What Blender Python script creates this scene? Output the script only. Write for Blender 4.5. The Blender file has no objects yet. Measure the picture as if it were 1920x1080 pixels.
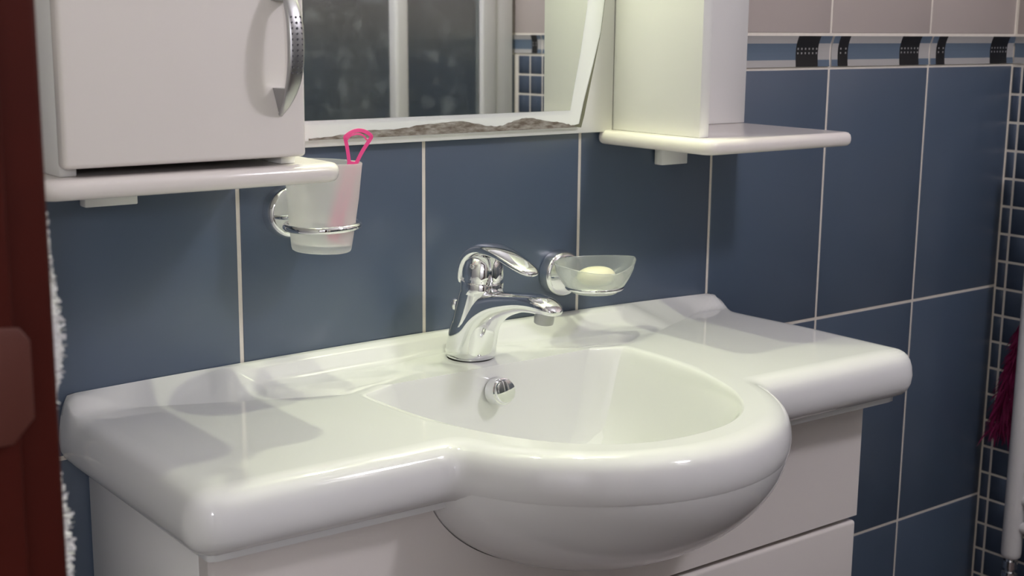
import bpy, bmesh, math, random
from mathutils import Vector, Matrix
random.seed(7)
S = bpy.context.scene
C = S.collection
PI = math.pi

# ------------------------------------------------------------------ camera
FPX = 2544.24
CAM = Vector((-0.675, -1.38184, 1.24877))
yaw, pitch, roll = 0.65558, 0.19295, 0.00984
fwd = Vector((math.sin(yaw)*math.cos(pitch), math.cos(yaw)*math.cos(pitch), -math.sin(pitch)))
rgt0 = Vector((math.cos(yaw), -math.sin(yaw), 0))
up0 = rgt0.cross(fwd)
rgt = math.cos(roll)*rgt0 + math.sin(roll)*up0
upv = -math.sin(roll)*rgt0 + math.cos(roll)*up0
cam = bpy.data.cameras.new('camera')
cam.sensor_width = 36.0
cam.lens = FPX/1920*36.0
cam.clip_start = 0.02
cam.dof.use_dof = True
cam.dof.focus_distance = 1.55
cam.dof.aperture_fstop = 11.0
co = bpy.data.objects.new('camera', cam)
C.objects.link(co)
m = Matrix.Identity(4)
for i in range(3):
    m[i][0] = rgt[i]; m[i][1] = upv[i]; m[i][2] = -fwd[i]; m[i][3] = CAM[i]
co.matrix_world = m
S.camera = co

# ------------------------------------------------------------------ world, lights, exposure
w = bpy.data.worlds.new('world'); S.world = w; w.use_nodes = True
w.node_tree.nodes['Background'].inputs[0].default_value = (0.96, 0.93, 1.0, 1)
w.node_tree.nodes['Background'].inputs[1].default_value = 0.3
S.view_settings.view_transform = 'Standard'
S.view_settings.look = 'None'
S.view_settings.gamma = 1.0
S.view_settings.use_curve_mapping = False
S.view_settings.exposure = 0.20
SPOT_W, SPOT_COL = 8.4, (0.95, 1.0, 0.66)
HALL_FILL_W, HALL_FILL_COL = 23.0, (0.95, 0.93, 1.0)  # added fill from the hallway, no such source in view
ROOM_W, ROOM_COL = 20.5, (0.96, 0.92, 1.0)

# ------------------------------------------------------------------ materials
def mat(name, col, rough=0.5, metal=0.0, spec=0.5, emis=None, es=0.0, coat=0.0, noise=None, bump=None, trans=0.0):
    """noise=(scale, amount): gentle procedural colour variation; bump=(scale, strength)"""
    M = bpy.data.materials.new(name); M.use_nodes = True
    nt = M.node_tree; b = nt.nodes['Principled BSDF']
    b.inputs['Base Color'].default_value = (*col, 1)
    b.inputs['Roughness'].default_value = rough
    b.inputs['Metallic'].default_value = metal
    b.inputs['Specular IOR Level'].default_value = spec
    b.inputs['Coat Weight'].default_value = coat
    b.inputs['Coat Roughness'].default_value = 0.04
    b.inputs['Transmission Weight'].default_value = trans
    tc = nt.nodes.new('ShaderNodeTexCoord')
    if emis:
        b.inputs['Emission Color'].default_value = (*emis, 1)
        b.inputs['Emission Strength'].default_value = es
    if noise:
        n = nt.nodes.new('ShaderNodeTexNoise'); n.inputs['Scale'].default_value = noise[0]
        n.inputs['Detail'].default_value = 5
        r = nt.nodes.new('ShaderNodeMapRange')
        r.inputs['To Min'].default_value = 1-noise[1]; r.inputs['To Max'].default_value = 1+noise[1]
        x = nt.nodes.new('ShaderNodeVectorMath'); x.operation = 'SCALE'
        x.inputs[0].default_value = col
        nt.links.new(tc.outputs['Object'], n.inputs['Vector'])
        nt.links.new(n.outputs['Fac'], r.inputs['Value'])
        nt.links.new(r.outputs['Result'], x.inputs['Scale'])
        nt.links.new(x.outputs['Vector'], b.inputs['Base Color'])
    if bump:
        n2 = nt.nodes.new('ShaderNodeTexNoise'); n2.inputs['Scale'].default_value = bump[0]
        bp = nt.nodes.new('ShaderNodeBump'); bp.inputs['Strength'].default_value = bump[1]
        bp.inputs['Distance'].default_value = 0.002
        nt.links.new(tc.outputs['Object'], n2.inputs['Vector'])
        nt.links.new(n2.outputs['Fac'], bp.inputs['Height'])
        nt.links.new(bp.outputs['Normal'], b.inputs['Normal'])
    return M

M_TILE = mat('blue_tile_glaze', (0.074, 0.107, 0.163), 0.36, noise=(9, 0.08), spec=1.0)
M_CREAM = mat('cream_tile_glaze', (0.50, 0.44, 0.41), 0.25, noise=(4, 0.03))
M_GROUT = mat('beige_grout', (0.78, 0.73, 0.65), 0.9, noise=(60, 0.1))
M_BLUEBAND = mat('border_blue', (0.12, 0.165, 0.225), 0.3)
M_WHITEBAND = mat('border_white', (0.44, 0.43, 0.42), 0.3)
M_BLACK = mat('border_black', (0.012, 0.012, 0.014), 0.35)
M_DOT = mat('border_silver_dot', (0.5, 0.5, 0.5), 0.4, 0.6)
M_MOSAIC = mat('mosaic_glaze', (0.065, 0.088, 0.132), 0.25, noise=(14, 0.15))
M_CERAMIC = mat('white_ceramic', (0.785, 0.79, 0.79), 0.06, spec=0.55, noise=(3, 0.008))
M_LACQUER = mat('white_lacquer', (0.80, 0.755, 0.725), 0.16, noise=(3, 0.01))
M_PANEL = mat('white_melamine', (0.86, 0.855, 0.84), 0.35, noise=(3, 0.01))
M_INSIDE = mat('cabinet_inside', (0.5, 0.48, 0.46), 0.7)
M_CHROME = mat('chrome', (0.83, 0.84, 0.85), 0.04, 1.0)
M_SATIN = mat('satin_metal', (0.45, 0.45, 0.46), 0.36, 1.0, noise=(80, 0.05))
M_DIMPLE = mat('dimple_shadow', (0.10, 0.10, 0.11), 0.5, 0.7)
M_MIRROR = mat('mirror_silver', (0.86, 0.88, 0.87), 0.012, 1.0)
M_FROSTBAND = mat('etched_glass_band', (0.90, 0.92, 0.92), 0.33, 0.22, noise=(5, 0.02))
M_EDGE = mat('glass_edge', (0.16, 0.16, 0.11), 0.3)
M_PINK = mat('pink_plastic', (1.0, 0.09, 0.34), 0.25)
M_SOAP = mat('ivory_soap', (0.86, 0.83, 0.62), 0.45)
M_WOOD = mat('red_brown_wood', (0.050, 0.007, 0.004), 0.55, spec=0.15, noise=(18, 0.3))
M_WOOD2 = mat('brown_plate', (0.085, 0.024, 0.016), 0.5)
M_TOWEL = mat('white_terry', (0.80, 0.80, 0.80), 0.95, bump=(600, 0.8))
M_MAGENTA = mat('magenta_net', (0.26, 0.008, 0.085), 0.7)
M_RAD = mat('white_enamel', (0.72, 0.71, 0.70), 0.25)
M_ALU = mat('white_shower_profile', (0.70, 0.69, 0.68), 0.3)
M_PLASTER = mat('white_plaster', (0.75, 0.74, 0.73), 0.9)
M_FLOOR = mat('brown_floor_tile', (0.10, 0.065, 0.065), 0.4, noise=(5, 0.1))
M_RUBBER = mat('dark_seal', (0.02, 0.02, 0.02), 0.6)
M_LAMP = mat('lit_lamp', (1, 1, 1), 0.5, emis=(1.0, 0.95, 0.8), es=60)
M_LAMP2 = mat('lit_globe', (1, 1, 1), 0.5, emis=(1.0, 0.95, 0.97), es=4)

def frosted(name, tint, rough, diff, trans_mix=0.0):
    M = bpy.data.materials.new(name); M.use_nodes = True
    nt = M.node_tree; b = nt.nodes['Principled BSDF']; out = nt.nodes['Material Output']
    b.inputs['Base Color'].default_value = (*tint, 1)
    b.inputs['Roughness'].default_value = rough
    b.inputs['Transmission Weight'].default_value = 1.0
    b.inputs['IOR'].default_value = 1.3
    tr = nt.nodes.new('ShaderNodeBsdfTranslucent'); tr.inputs[0].default_value = (*tint, 1)
    df = nt.nodes.new('ShaderNodeBsdfDiffuse'); df.inputs[0].default_value = (*tint, 1)
    m1 = nt.nodes.new('ShaderNodeMixShader'); m1.inputs[0].default_value = 0.5
    nt.links.new(tr.outputs[0], m1.inputs[1]); nt.links.new(df.outputs[0], m1.inputs[2])
    m2 = nt.nodes.new('ShaderNodeMixShader'); m2.inputs[0].default_value = diff
    nt.links.new(b.outputs[0], m2.inputs[1]); nt.links.new(m1.outputs[0], m2.inputs[2])
    last = m2
    if trans_mix:
        tp = nt.nodes.new('ShaderNodeBsdfTransparent')
        m3 = nt.nodes.new('ShaderNodeMixShader'); m3.inputs[0].default_value = trans_mix
        nt.links.new(m2.outputs[0], m3.inputs[1]); nt.links.new(tp.outputs[0], m3.inputs[2]); last = m3
    nt.links.new(last.outputs[0], out.inputs['Surface'])
    return M
M_CUP = frosted('frosted_cup_glass', (0.97, 0.98, 0.98), 0.24, 0.40, 0.28)
M_DISH = frosted('frosted_dish_glass', (0.92, 0.95, 0.94), 0.22, 0.24, 0.22)
M_SHOWER = frosted('frosted_shower_glass', (0.80, 0.85, 0.86), 0.35, 0.05, 0.0)
def speckle(M):      # dried water spots on the shower panes
    nt = M.node_tree; tc = nt.nodes.new('ShaderNodeTexCoord')
    v = nt.nodes.new('ShaderNodeTexNoise'); v.inputs['Scale'].default_value = 24; v.inputs['Detail'].default_value = 9
    r = nt.nodes.new('ShaderNodeMapRange'); r.inputs['From Min'].default_value = 0.54; r.inputs['From Max'].default_value = 0.80
    r.inputs['To Min'].default_value = 0.05; r.inputs['To Max'].default_value = 0.30
    nt.links.new(tc.outputs['Object'], v.inputs['Vector']); nt.links.new(v.outputs['Fac'], r.inputs['Value'])
    mx = [n for n in nt.nodes if n.type == 'MIX_SHADER'][-1]
    nt.links.new(r.outputs['Result'], mx.inputs[0])
speckle(M_SHOWER)

def stain_material():
    M = bpy.data.materials.new('desilvered_stain'); M.use_nodes = True
    nt = M.node_tree; b = nt.nodes['Principled BSDF']
    tc = nt.nodes.new('ShaderNodeTexCoord')
    n = nt.nodes.new('ShaderNodeTexNoise'); n.inputs['Scale'].default_value = 90; n.inputs['Detail'].default_value = 8
    mp = nt.nodes.new('ShaderNodeMapping'); mp.inputs['Scale'].default_value = (1, 1, 3)
    r = nt.nodes.new('ShaderNodeValToRGB')
    r.color_ramp.elements[0].position = 0.36; r.color_ramp.elements[0].color = (0.13, 0.10, 0.08, 1)
    r.color_ramp.elements[1].position = 0.80; r.color_ramp.elements[1].color = (0.42, 0.40, 0.37, 1)
    nt.links.new(tc.outputs['Object'], mp.inputs[0]); nt.links.new(mp.outputs[0], n.inputs['Vector'])
    nt.links.new(n.outputs['Fac'], r.inputs[0]); nt.links.new(r.outputs[0], b.inputs['Base Color'])
    b.inputs['Roughness'].default_value = 0.5
    return M
M_STAIN = stain_material()

# ------------------------------------------------------------------ mesh helpers
def smooth(me, angle=40):
    me.polygons.foreach_set('use_smooth', [True]*len(me.polygons))
    if angle:
        bm = bmesh.new(); bm.from_mesh(me)
        for e in bm.edges:
            if len(e.link_faces) == 2 and e.calc_face_angle(0) > math.radians(angle):
                e.smooth = False
        bm.to_mesh(me); bm.free()

def mesh(name, verts, faces, material, angle=None, fix=True, mats=None, midx=None):
    me = bpy.data.meshes.new(name)
    me.from_pydata([tuple(v) for v in verts], [], faces)
    for mm in (mats or [material]): me.materials.append(mm)
    if midx: me.polygons.foreach_set('material_index', midx)
    me.update()
    if fix:
        bm = bmesh.new(); bm.from_mesh(me)
        bmesh.ops.recalc_face_normals(bm, faces=bm.faces); bm.to_mesh(me); bm.free()
    if angle is not None: smooth(me, angle)
    return me

def obj(name, me, parent=None, loc=None, rot=None):
    o = bpy.data.objects.new(name, me); C.objects.link(o)
    if parent: o.parent = parent
    if loc: o.location = loc
    if rot: o.rotation_euler = rot
    return o

def tag(o, label=None, cat=None, group=None, kind=None):
    if label: o['label'] = label
    if cat: o['category'] = cat
    if group: o['group'] = group
    if kind: o['kind'] = kind
    return o

def empty(name, loc, label, cat, group=None):
    o = bpy.data.objects.new(name, None); C.objects.link(o); o.location = loc
    o.empty_display_size = 0.05
    return tag(o, label, cat, group)

def local(o, me):       # put world-space mesh data under a parent empty that sits at o.location
    me.transform(Matrix.Translation(-Vector(o.location))); return me

def box_me(name, lo, hi, material, bev=0.0, seg=2):
    bm = bmesh.new()
    bmesh.ops.create_cube(bm, size=1)
    for v in bm.verts:
        v.co = Vector(((lo[i]+hi[i])/2 + v.co[i]*(hi[i]-lo[i]) for i in range(3)))
    if bev:
        bmesh.ops.bevel(bm, geom=bm.edges[:], offset=bev, segments=seg, affect='EDGES', profile=0.5)
    me = bpy.data.meshes.new(name); bm.to_mesh(me); bm.free(); me.materials.append(material)
    if bev: smooth(me, 50)
    return me

def part_box(name, par, lo, hi, material, bev=0.0, seg=2):
    return obj(name, local(par, box_me(name, lo, hi, material, bev, seg)), par)

def loft(rings, closed=True, cap0=False, cap1=False):
    n = len(rings[0]); V = [p for r in rings for p in r]; F = []
    for k in range(len(rings)-1):
        for i in range(n if closed else n-1):
            j = (i+1) % n
            F.append((k*n+i, k*n+j, (k+1)*n+j, (k+1)*n+i))
    if cap0: F.append(tuple(range(n-1, -1, -1)))
    if cap1: F.append(tuple((len(rings)-1)*n+i for i in range(n)))
    return V, F

def lathe(name, prof, material, n=40, axis='z', angle=40, cap=False):
    rings = []
    for r, h in prof:
        ring = []
        for i in range(n):
            a = 2*PI*i/n; c, s = r*math.cos(a), r*math.sin(a)
            ring.append((c, s, h) if axis == 'z' else ((c, -h, s) if axis == 'y' else (h, c, s)))
        rings.append(ring)
    V, F = loft(rings, True, cap, cap)
    return mesh(name, V, F, material, angle)

def tube(name, pts, rad, material, n=16, closed=False, angle=60, flat=1.0):
    """tube through a polyline; rad number or list"""
    pts = [Vector(p) for p in pts]; N = len(pts); rings = []
    prev = None
    for i, p in enumerate(pts):
        a = pts[(i-1) % N] if (closed or i > 0) else p
        b = pts[(i+1) % N] if (closed or i < N-1) else p
        t = (b-a).normalized()
        if prev is None:
            u = t.orthogonal().normalized()
        else:
            u = (prev - t*prev.dot(t)).normalized()
        prev = u; v = t.cross(u)
        r = rad[i] if isinstance(rad, (list, tuple)) else rad
        rings.append([p + u*(r*math.cos(2*PI*k/n)) + v*(r*flat*math.sin(2*PI*k/n)) for k in range(n)])
    if closed: rings.append(rings[0])
    V, F = loft(rings, True, not closed, not closed)
    return mesh(name, V, F, material, angle)

def prism(name, outline, axis, lo, hi, material, bev=0.0, angle=40):
    """extrude a closed 2D outline; axis 'y': outline=(x,z), 'x': outline=(y,z), 'z': outline=(x,y)"""
    bm = bmesh.new()
    def P(a, h): return {'y': (a[0], h, a[1]), 'x': (h, a[0], a[1]), 'z': (a[0], a[1], h)}[axis]
    vs = [bm.verts.new(P(a, lo)) for a in outline]
    f = bm.faces.new(vs)
    ret = bmesh.ops.extrude_face_region(bm, geom=[f])
    d = {'y': (0, hi-lo, 0), 'x': (hi-lo, 0, 0), 'z': (0, 0, hi-lo)}[axis]
    nv = [g for g in ret['geom'] if isinstance(g, bmesh.types.BMVert)]
    bmesh.ops.translate(bm, verts=nv, vec=d)
    bmesh.ops.recalc_face_normals(bm, faces=bm.faces)
    if bev:
        es = [e for e in bm.edges if len(e.link_faces) == 2 and e.calc_face_angle(0) > 0.6]
        bmesh.ops.bevel(bm, geom=es, offset=bev, segments=3, affect='EDGES', profile=0.5)
    me = bpy.data.meshes.new(name); bm.to_mesh(me); bm.free(); me.materials.append(material)
    smooth(me, angle)
    return me

def sstep(a, b, x):
    t = max(0.0, min(1.0, (x-a)/(b-a))); return t*t*(3-2*t)

# ------------------------------------------------------------------ room shell
TH, TW, G = 0.39519, 0.25, 0.0050       # tile pitch height, width, joint
ZB = 3*TH                                # underside of the border, 1.186
BH = 0.0505                              # border pitch
XL, XR, YF, ZC = -0.45, 1.4922, -2.30, 2.45

wall_back = obj('wall_back', box_me('wall_back', (XL-0.15, 0.0011, 0), (XR+0.12, 0.12, ZC), M_GROUT)); tag(wall_back, 'back wall of blue tiles behind the washbasin', None, kind='structure')
wall_right = obj('wall_right', box_me('wall_right', (XR+0.0011, YF, 0), (XR+0.12, 0.0011, ZC), M_GROUT)); tag(wall_right, 'right wall of small blue mosaic tiles', None, kind='structure')
wall_front = obj('wall_front', box_me('wall_front', (XL-0.15, YF-0.12, 0), (XR+0.12, YF, ZC), M_GROUT)); tag(wall_front, 'tiled wall behind the shower', None, kind='structure')
tag(obj('floor', box_me('floor', (XL-1.3, YF-0.92, -0.1), (XR+0.12, 0.12, 0), M_FLOOR)), 'brown tiled bathroom floor', None, kind='structure')
tag(obj('ceiling', box_me('ceiling', (XL-1.3, YF-0.92, ZC), (XR+0.12, 0.12, ZC+0.1), M_PLASTER)), 'white bathroom ceiling', None, kind='structure')
# left wall with the doorway the picture is taken through
DY0, DY1, DZ = -0.705, -1.56, 2.05
def boxes_mesh(name, bxs, material):
    V, F = [], []
    for lo, hi in bxs:
        b = len(V)
        V += [(x, y, z) for x in (lo[0], hi[0]) for y in (lo[1], hi[1]) for z in (lo[2], hi[2])]
        F += [tuple(b+i for i in f) for f in ((0,1,3,2),(4,6,7,5),(0,4,5,1),(2,3,7,6),(0,2,6,4),(1,5,7,3))]
    return mesh(name, V, F, material)
tag(obj('wall_left', boxes_mesh('wall_left', [((XL-0.15, DY0+0.035, 0), (XL, 0.003, ZC)), ((XL-0.15, YF, 0), (XL, DY1-0.035, ZC)),
    ((XL-0.15, DY1-0.035, DZ+0.035), (XL, DY0+0.035, ZC))], M_PLASTER)), 'left wall with the doorway', None, kind='structure')

tag(obj('wall_hall', boxes_mesh('wall_hall', [((XL-1.3, YF-0.8, 0), (XL-1.2, 0.12, ZC)), ((XL-1.2, 0.0, 0), (XL-0.1505, 0.12, ZC)), ((XL-1.2, YF-0.9, 0), (XL-0.1505, YF-0.8, ZC)), ((XL-0.2, YF-0.8, 0), (XL-0.1505, YF-0.1205, ZC))], M_PLASTER)), 'plastered walls of the hallway outside the door', None, kind='structure')
# --- tiles of the back wall: one shared bevelled tile mesh per size
def tile_me(name, w_, h_, material, d=0.007, bev=0.0009):
    return box_me(name, (G/2, 0.0, G/2), (w_-G/2, d, h_-G/2), material, bev, 2)
me_blue = tile_me('wall_tile', TW, TH, M_TILE)
me_blue_cut = tile_me('wall_tile_cut', XR-1.25, TH, M_TILE)
me_cream = tile_me('upper_tile', TW, TH, M_CREAM)
me_cream_cut = tile_me('upper_tile_cut', XR-1.25, TH, M_CREAM)
cols = [-0.5+TW*i for i in range(8)]
for i, x0 in enumerate(cols):
    last = i == 7
    for r in range(3):
        if x0 < XL - 0.01:
            mm = tile_me('wall_tile_end', TW-(XL-x0), TH, M_TILE); xx = XL
        else:
            mm = me_blue_cut if last else me_blue; xx = x0
        obj('wall_tile', mm, wall_back, (xx, 0, r*TH))
    for r in range(3):
        zz = ZB+BH+r*TH
        if x0 < XL - 0.01: continue
        obj('upper_wall_tile', me_cream_cut if last else me_cream, wall_back, (x0, 0, zz))

# --- decorative border tile: convex listello with bands and black dotted blocks
def border_me(L, start=0.0):
    # profile points: bulging face; band boundaries by height
    hs = [0.0022, 0.0055, 0.009, 0.0125, 0.018, 0.024, 0.030, 0.0335, 0.037, 0.040, 0.043, 0.0457, 0.0482]
    def prof(h): return -0.0005 - 0.0055*max(0.0, (h-0.024)/0.024)**2 - 0.0014*max(0.0, (0.024-h)/0.022)**2
    segs = [(G/2, 0.017, 'inv'), (0.017, 0.041, 'blk2'), (0.041, 0.170, 'main'), (0.170, 0.2205, 'blk6'), (0.2205, TW-G/2, 'inv')]
    V, F, I = [], [], []
    def quad(a, b, c, d, mi):
        n = len(V); V.extend([a, b, c, d]); F.append((n, n+1, n+2, n+3)); I.append(mi)
    P = (lambda x, y, z: (x, y, z))
    for a, b, kind in segs:
        a, b = a-start, b-start
        a2, b2 = max(a, G/2), min(b, L-G/2)
        if b2 <= a2: continue
        for k in range(len(hs)-1):
            mid = (hs[k]+hs[k+1])/2
            band = 0 if (mid < 0.0125 or mid > 0.037) else 1     # outer bands / middle band
            if kind == 'main': mi = 1 if band == 0 else 0
            elif kind == 'inv': mi = 0 if band == 0 else 1
            else: mi = 2
            quad((a2, prof(hs[k]), hs[k]), (b2, prof(hs[k]), hs[k]), (b2, prof(hs[k+1]), hs[k+1]), (a2, prof(hs[k+1]), hs[k+1]), mi)
        if kind.startswith('blk'):
            nd = int(kind[3:]); 
            for row in (0.0225, 0.0290):
                for q in range(nd):
                    cx = a + (b-a)*(q+0.5)/nd
                    if cx > L-G or cx < G: continue
                    y0 = prof(row) - 0.0006
                    s = 0.0014
                    quad((cx-s, y0, row-s), (cx+s, y0, row-s), (cx+s, y0, row+s), (cx-s, y0, row+s), 3)
    for x in (G/2, L-G/2):          # end caps
        for k in range(len(hs)-1):
            quad((x, prof(hs[k]), hs[k]), (x, prof(hs[k+1]), hs[k+1]), (x, 0.004, hs[k+1]), (x, 0.004, hs[k]), 1)
    quad((G/2, prof(hs[0]), hs[0]), (L-G/2, prof(hs[0]), hs[0]), (L-G/2, 0.004, hs[0]), (G/2, 0.004, hs[0]), 1)
    quad((G/2, prof(hs[-1]), hs[-1]), (L-G/2, prof(hs[-1]), hs[-1]), (L-G/2, 0.004, hs[-1]), (G/2, 0.004, hs[-1]), 1)
    return mesh('border_tile', V, F, None, None, False, [M_BLUEBAND, M_WHITEBAND, M_BLACK, M_DOT], I)
me_border = border_me(TW)
me_border_cut = border_me(XR-1.25)
for i, x0 in enumerate(cols):
    if x0 < XL-0.01: continue
    obj('border_tile', me_border_cut if i == 7 else me_border, wall_back, (x0, 0, ZB))

# --- right wall: mosaic below, border, cream above (right wall local frame: x-> -y world)
MP, MG = 0.0497, 0.0044
RZ = -PI/2      # tile meshes built along +x facing -y are turned to run along -y facing -x
me_mos = box_me('mosaic_tile', (MG/2, 0.0, MG/2), (MP-MG/2, 0.006, MP-MG/2), M_MOSAIC, 0.0008, 1)
first_w = 0.0195
me_mos0 = box_me('mosaic_tile_cut', (0.0015, 0.0, MG/2), (first_w-MG/2, 0.006, MP-MG/2), M_MOSAIC, 0.0008, 1)
nrows = int(ZB/MP)
zoff = ZB-0.002-nrows*MP
stuffV, stuffF = [], []
def right(name, me, y0, z0):
    return obj(name, me, wall_right, (XR, y0, z0), (0, 0, RZ))
for r in range(nrows):
    z0 = zoff+r*MP
    right('mosaic_tile', me_mos0, 0.0, z0)
    for k in range(29):
        y0 = -first_w-k*MP
        near = k < 3 or (k >= 25 and z0 > 0.95)
        if near: right('mosaic_tile', me_mos, y0, z0)
        else:
            b = len(stuffV)
            ya, yb, za, zb = y0-MG/2, y0-MP+MG/2, z0+MG/2, z0+MP-MG/2
            stuffV += [(XR+0.006, ya, za), (XR+0.006, yb, za), (XR+0.006, yb, zb), (XR+0.006, ya, zb), (XR, ya, za), (XR, yb, za), (XR, yb, zb), (XR, ya, zb)]
            stuffF += [tuple(b+q for q in f) for f in ((4,5,6,7),(0,1,5,4),(1,2,6,5),(2,3,7,6),(3,0,4,7))]
mf = obj('mosaic_field', mesh('mosaic_field', stuffV, stuffF, M_MOSAIC), wall_right); tag(mf, None, None, kind='stuff')
B0 = 0.112                      # the border starts with a cut piece in the corner
right('border_tile', border_me(B0, TW-B0), 0.0, ZB)
for k in range(9):
    y0 = -B0-k*TW
    L = min(TW, abs(YF)-0.006-B0-k*TW)
    if L > 0.02: right('border_tile', me_border if L >= TW else border_me(L), y0, ZB)
for k in range(9):
    y0 = -0.002-k*TW
    L = TW if k < 8 else abs(YF)-0.006-8*TW
    for r in range(3):
        right('upper_wall_tile', me_cream if k < 8 else tile_me('upper_tile_end', L, TH, M_CREAM), y0, ZB+BH+r*TH)
# shower corner: right wall past the pane and the wall behind it carry big blue tiles
for k in range(3):
    y0 = -1.475-k*TW
    Lk = min(TW, abs(YF)-0.006-1.475-k*TW)
    for r in range(3):
        right('wall_tile', me_blue if Lk >= TW else tile_me('wall_tile_end', Lk, TH, M_TILE), y0, r*TH)
for i, x0 in enumerate(cols):
    if x0 < XL-0.01: continue
    xe = XR if i == 7 else x0+TW
    for r in range(3):
        o = obj('wall_tile', me_blue_cut if i == 7 else me_blue, wall_front, (xe, YF+0.004, r*TH), (0, 0, PI))
        o = obj('upper_wall_tile', me_cream_cut if i == 7 else me_cream, wall_front, (xe, YF+0.004, ZB+BH+r*TH), (0, 0, PI))
    obj('border_tile', me_border_cut if i == 7 else me_border, wall_front, (xe, YF+0.004, ZB), (0, 0, PI))

# ------------------------------------------------------------------ washbasin
CX = 0.277
ZD = 0.843                      # deck height
HW, YW = 0.492, -0.350          # half width, wing front
BCY, BR = -0.272, 0.232         # bowl bulge circle
cc = (CX, -0.21)
def sd_out(x, y):
    # rounded rectangle (reaching behind the wall plane, clamped later)
    r = 0.030; y0, y1 = YW, 0.12
    yy = y + 0.012*(x-CX)/HW if y < -0.1 else y
    px, py = abs(x-CX)-(HW+(0.008 if x > CX and y < -0.05 else 0.0)*sstep(-0.05, -0.2, y)-r), abs(yy-(y0+y1)/2)-((y1-y0)/2-r)
    d1 = math.hypot(max(px, 0), max(py, 0)) + min(max(px, py), 0) - r
    d2 = math.hypot(x-CX, y-BCY) - BR
    k = 0.018
    h = max(k-abs(d1-d2), 0)/k
    return min(d1, d2)-h*h*k*0.25
def ray(fn, th, lim=0.0):
    a, b = 0.0, 0.9; c, s = math.cos(th), math.sin(th)
    for _ in range(40):
        mth = (a+b)/2
        if fn(cc[0]+c*mth, cc[1]+s*mth) < lim: a = mth
        else: b = mth
    return a
def sd_open(x, y):              # D-shaped basin opening
    yb = -0.112; dx = abs(x-CX)
    ell = ((dx/0.196)**2.3 + (max(0, -(y-(-0.15)))/0.302)**2.3)
    d1 = (ell**(1/2.3)-1)*0.2
    d2 = y-yb
    k = 0.035
    h = max(k-abs(d1-d2), 0)/k
    return max(d1, d2)+h*h*k*0.25
# angles: equal steps along the clamped outer outline
fine = []
NF = 3000
for i in range(NF):
    th = 2*PI*i/NF
    r = ray(sd_out, th)
    fine.append((th, cc[0]+math.cos(th)*r, min(cc[1]+math.sin(th)*r, -0.001)))
acc = [0.0]
for i in range(NF):
    p, q = fine[i], fine[(i+1) % NF]
    acc.append(acc[-1]+math.hypot(p[1]-q[1], p[2]-q[2]))
NS = 560
TH_ = []
j = 0
for i in range(NS):
    t = acc[-1]*i/NS
    while acc[j+1] < t: j += 1
    f = (t-acc[j])/max(1e-9, acc[j+1]-acc[j])
    TH_.append(2*PI*(j+f)/NF)
def rimtop(x): return 0.0225+0.0075*(1-((x-CX)/HW)**2)-0.006
def deck_h(x, y):
    h = 0.0
    ends = sstep(HW+0.002, HW-0.014, abs(x-CX))
    h += rimtop(x)*ends*sstep(-0.034, -0.012, y)
    # moulded soap hollows either side of the tap
    for sx in (-1, 1):
        e = ((x-(CX+sx*0.205))/0.105)**2 + ((y+0.068)/0.034)**2
        h -= 0.0040*sstep(1.0, 0.30, e)
    # faint raised tap ledge
    e = ((x-CX)/0.085)**2 + ((y+0.06)/0.05)**2
    h += 0.003*sstep(1.3, 0.4, e)
    return h
r_open = [ray(sd_open, t) for t in TH_]
def outer(d):
    return [ray(sd_out, t, -d) for t in TH_]
roll_prof = [(0.030, 0.0), (0.0235, -0.0005), (0.0175, -0.002), (0.012, -0.0046), (0.0075, -0.0085), (0.004, -0.0140), (0.0014, -0.022), (0.0, -0.033),
        (0.0012, -0.044), (0.0045, -0.052), (0.010, -0.058), (0.017, -0.0615), (0.022, -0.063), (0.0225, -0.070), (0.030, -0.0735), (0.07, -0.0735)]
rings = []
def pt(r, t): return cc[0]+math.cos(t)*r, cc[1]+math.sin(t)*r
# basin interior from the drain outwards
drain = (CX, -0.225)
inner = [(0.115, 0.150), (0.25, 0.148), (0.40, 0.144), (0.52, 0.139), (0.62, 0.132), (0.70, 0.122), (0.77, 0.108), (0.825, 0.090), (0.87, 0.068), (0.905, 0.046), (0.935, 0.026), (0.957, 0.0135), (0.975, 0.006), (0.988, 0.0018), (1.0, 0.0)]
for sc, dz in inner:
    ring = []
    for t, ro in zip(TH_, r_open):
        x, y = pt(ro, t)
        # keep the back wall of the basin steep and flat
        kb = sstep(-0.19, -0.125, y)
        sx = sc; sy = sc
        if sc < 1:
            sy = sc + (1-sc)*0.60*kb*sstep(0.3, 0.7, sc)
        ring.append((drain[0]+(x-drain[0])*sx, drain[1]+(y-drain[1])*sy, ZD-dz + (deck_h(x, y) if sc > 0.98 else 0)*1.0))
    rings.append(ring)
r_in = []
for t, a, b, rd in zip(TH_, outer(roll_prof[0][0]), outer(roll_prof[0][0]*0.25), outer(0)):
    r_in.append(a+(b-a)*sstep(-0.050, -0.022, cc[1]+math.sin(t)*rd))
K = 34
for k in range(1, K+1):
    s = k/K
    ring = []
    for t, a, b in zip(TH_, r_open, r_in):
        x, y = pt(a+(b-a)*s, t); y = min(y, -0.001)
        ring.append((x, y, ZD+deck_h(x, y)))
    rings.append(ring)
for d, dz in roll_prof[1:]:
    ring = []
    for t, r, r3, rd in zip(TH_, outer(d), outer(d*0.25), outer(0)):
        yb = cc[1]+math.sin(t)*rd
        u = sstep(-0.050, -0.022, yb)          # tighter rounding where the upstand meets the ends
        x, y = pt(r+(r3-r)*u*max(0.0, 1+dz/0.040), t)
        y = min(y, -0.001)
        z = ZD+deck_h(x, y)*max(0, 1+dz/0.06)+dz
        ring.append((x, y, z))
    rings.append(ring)
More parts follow.
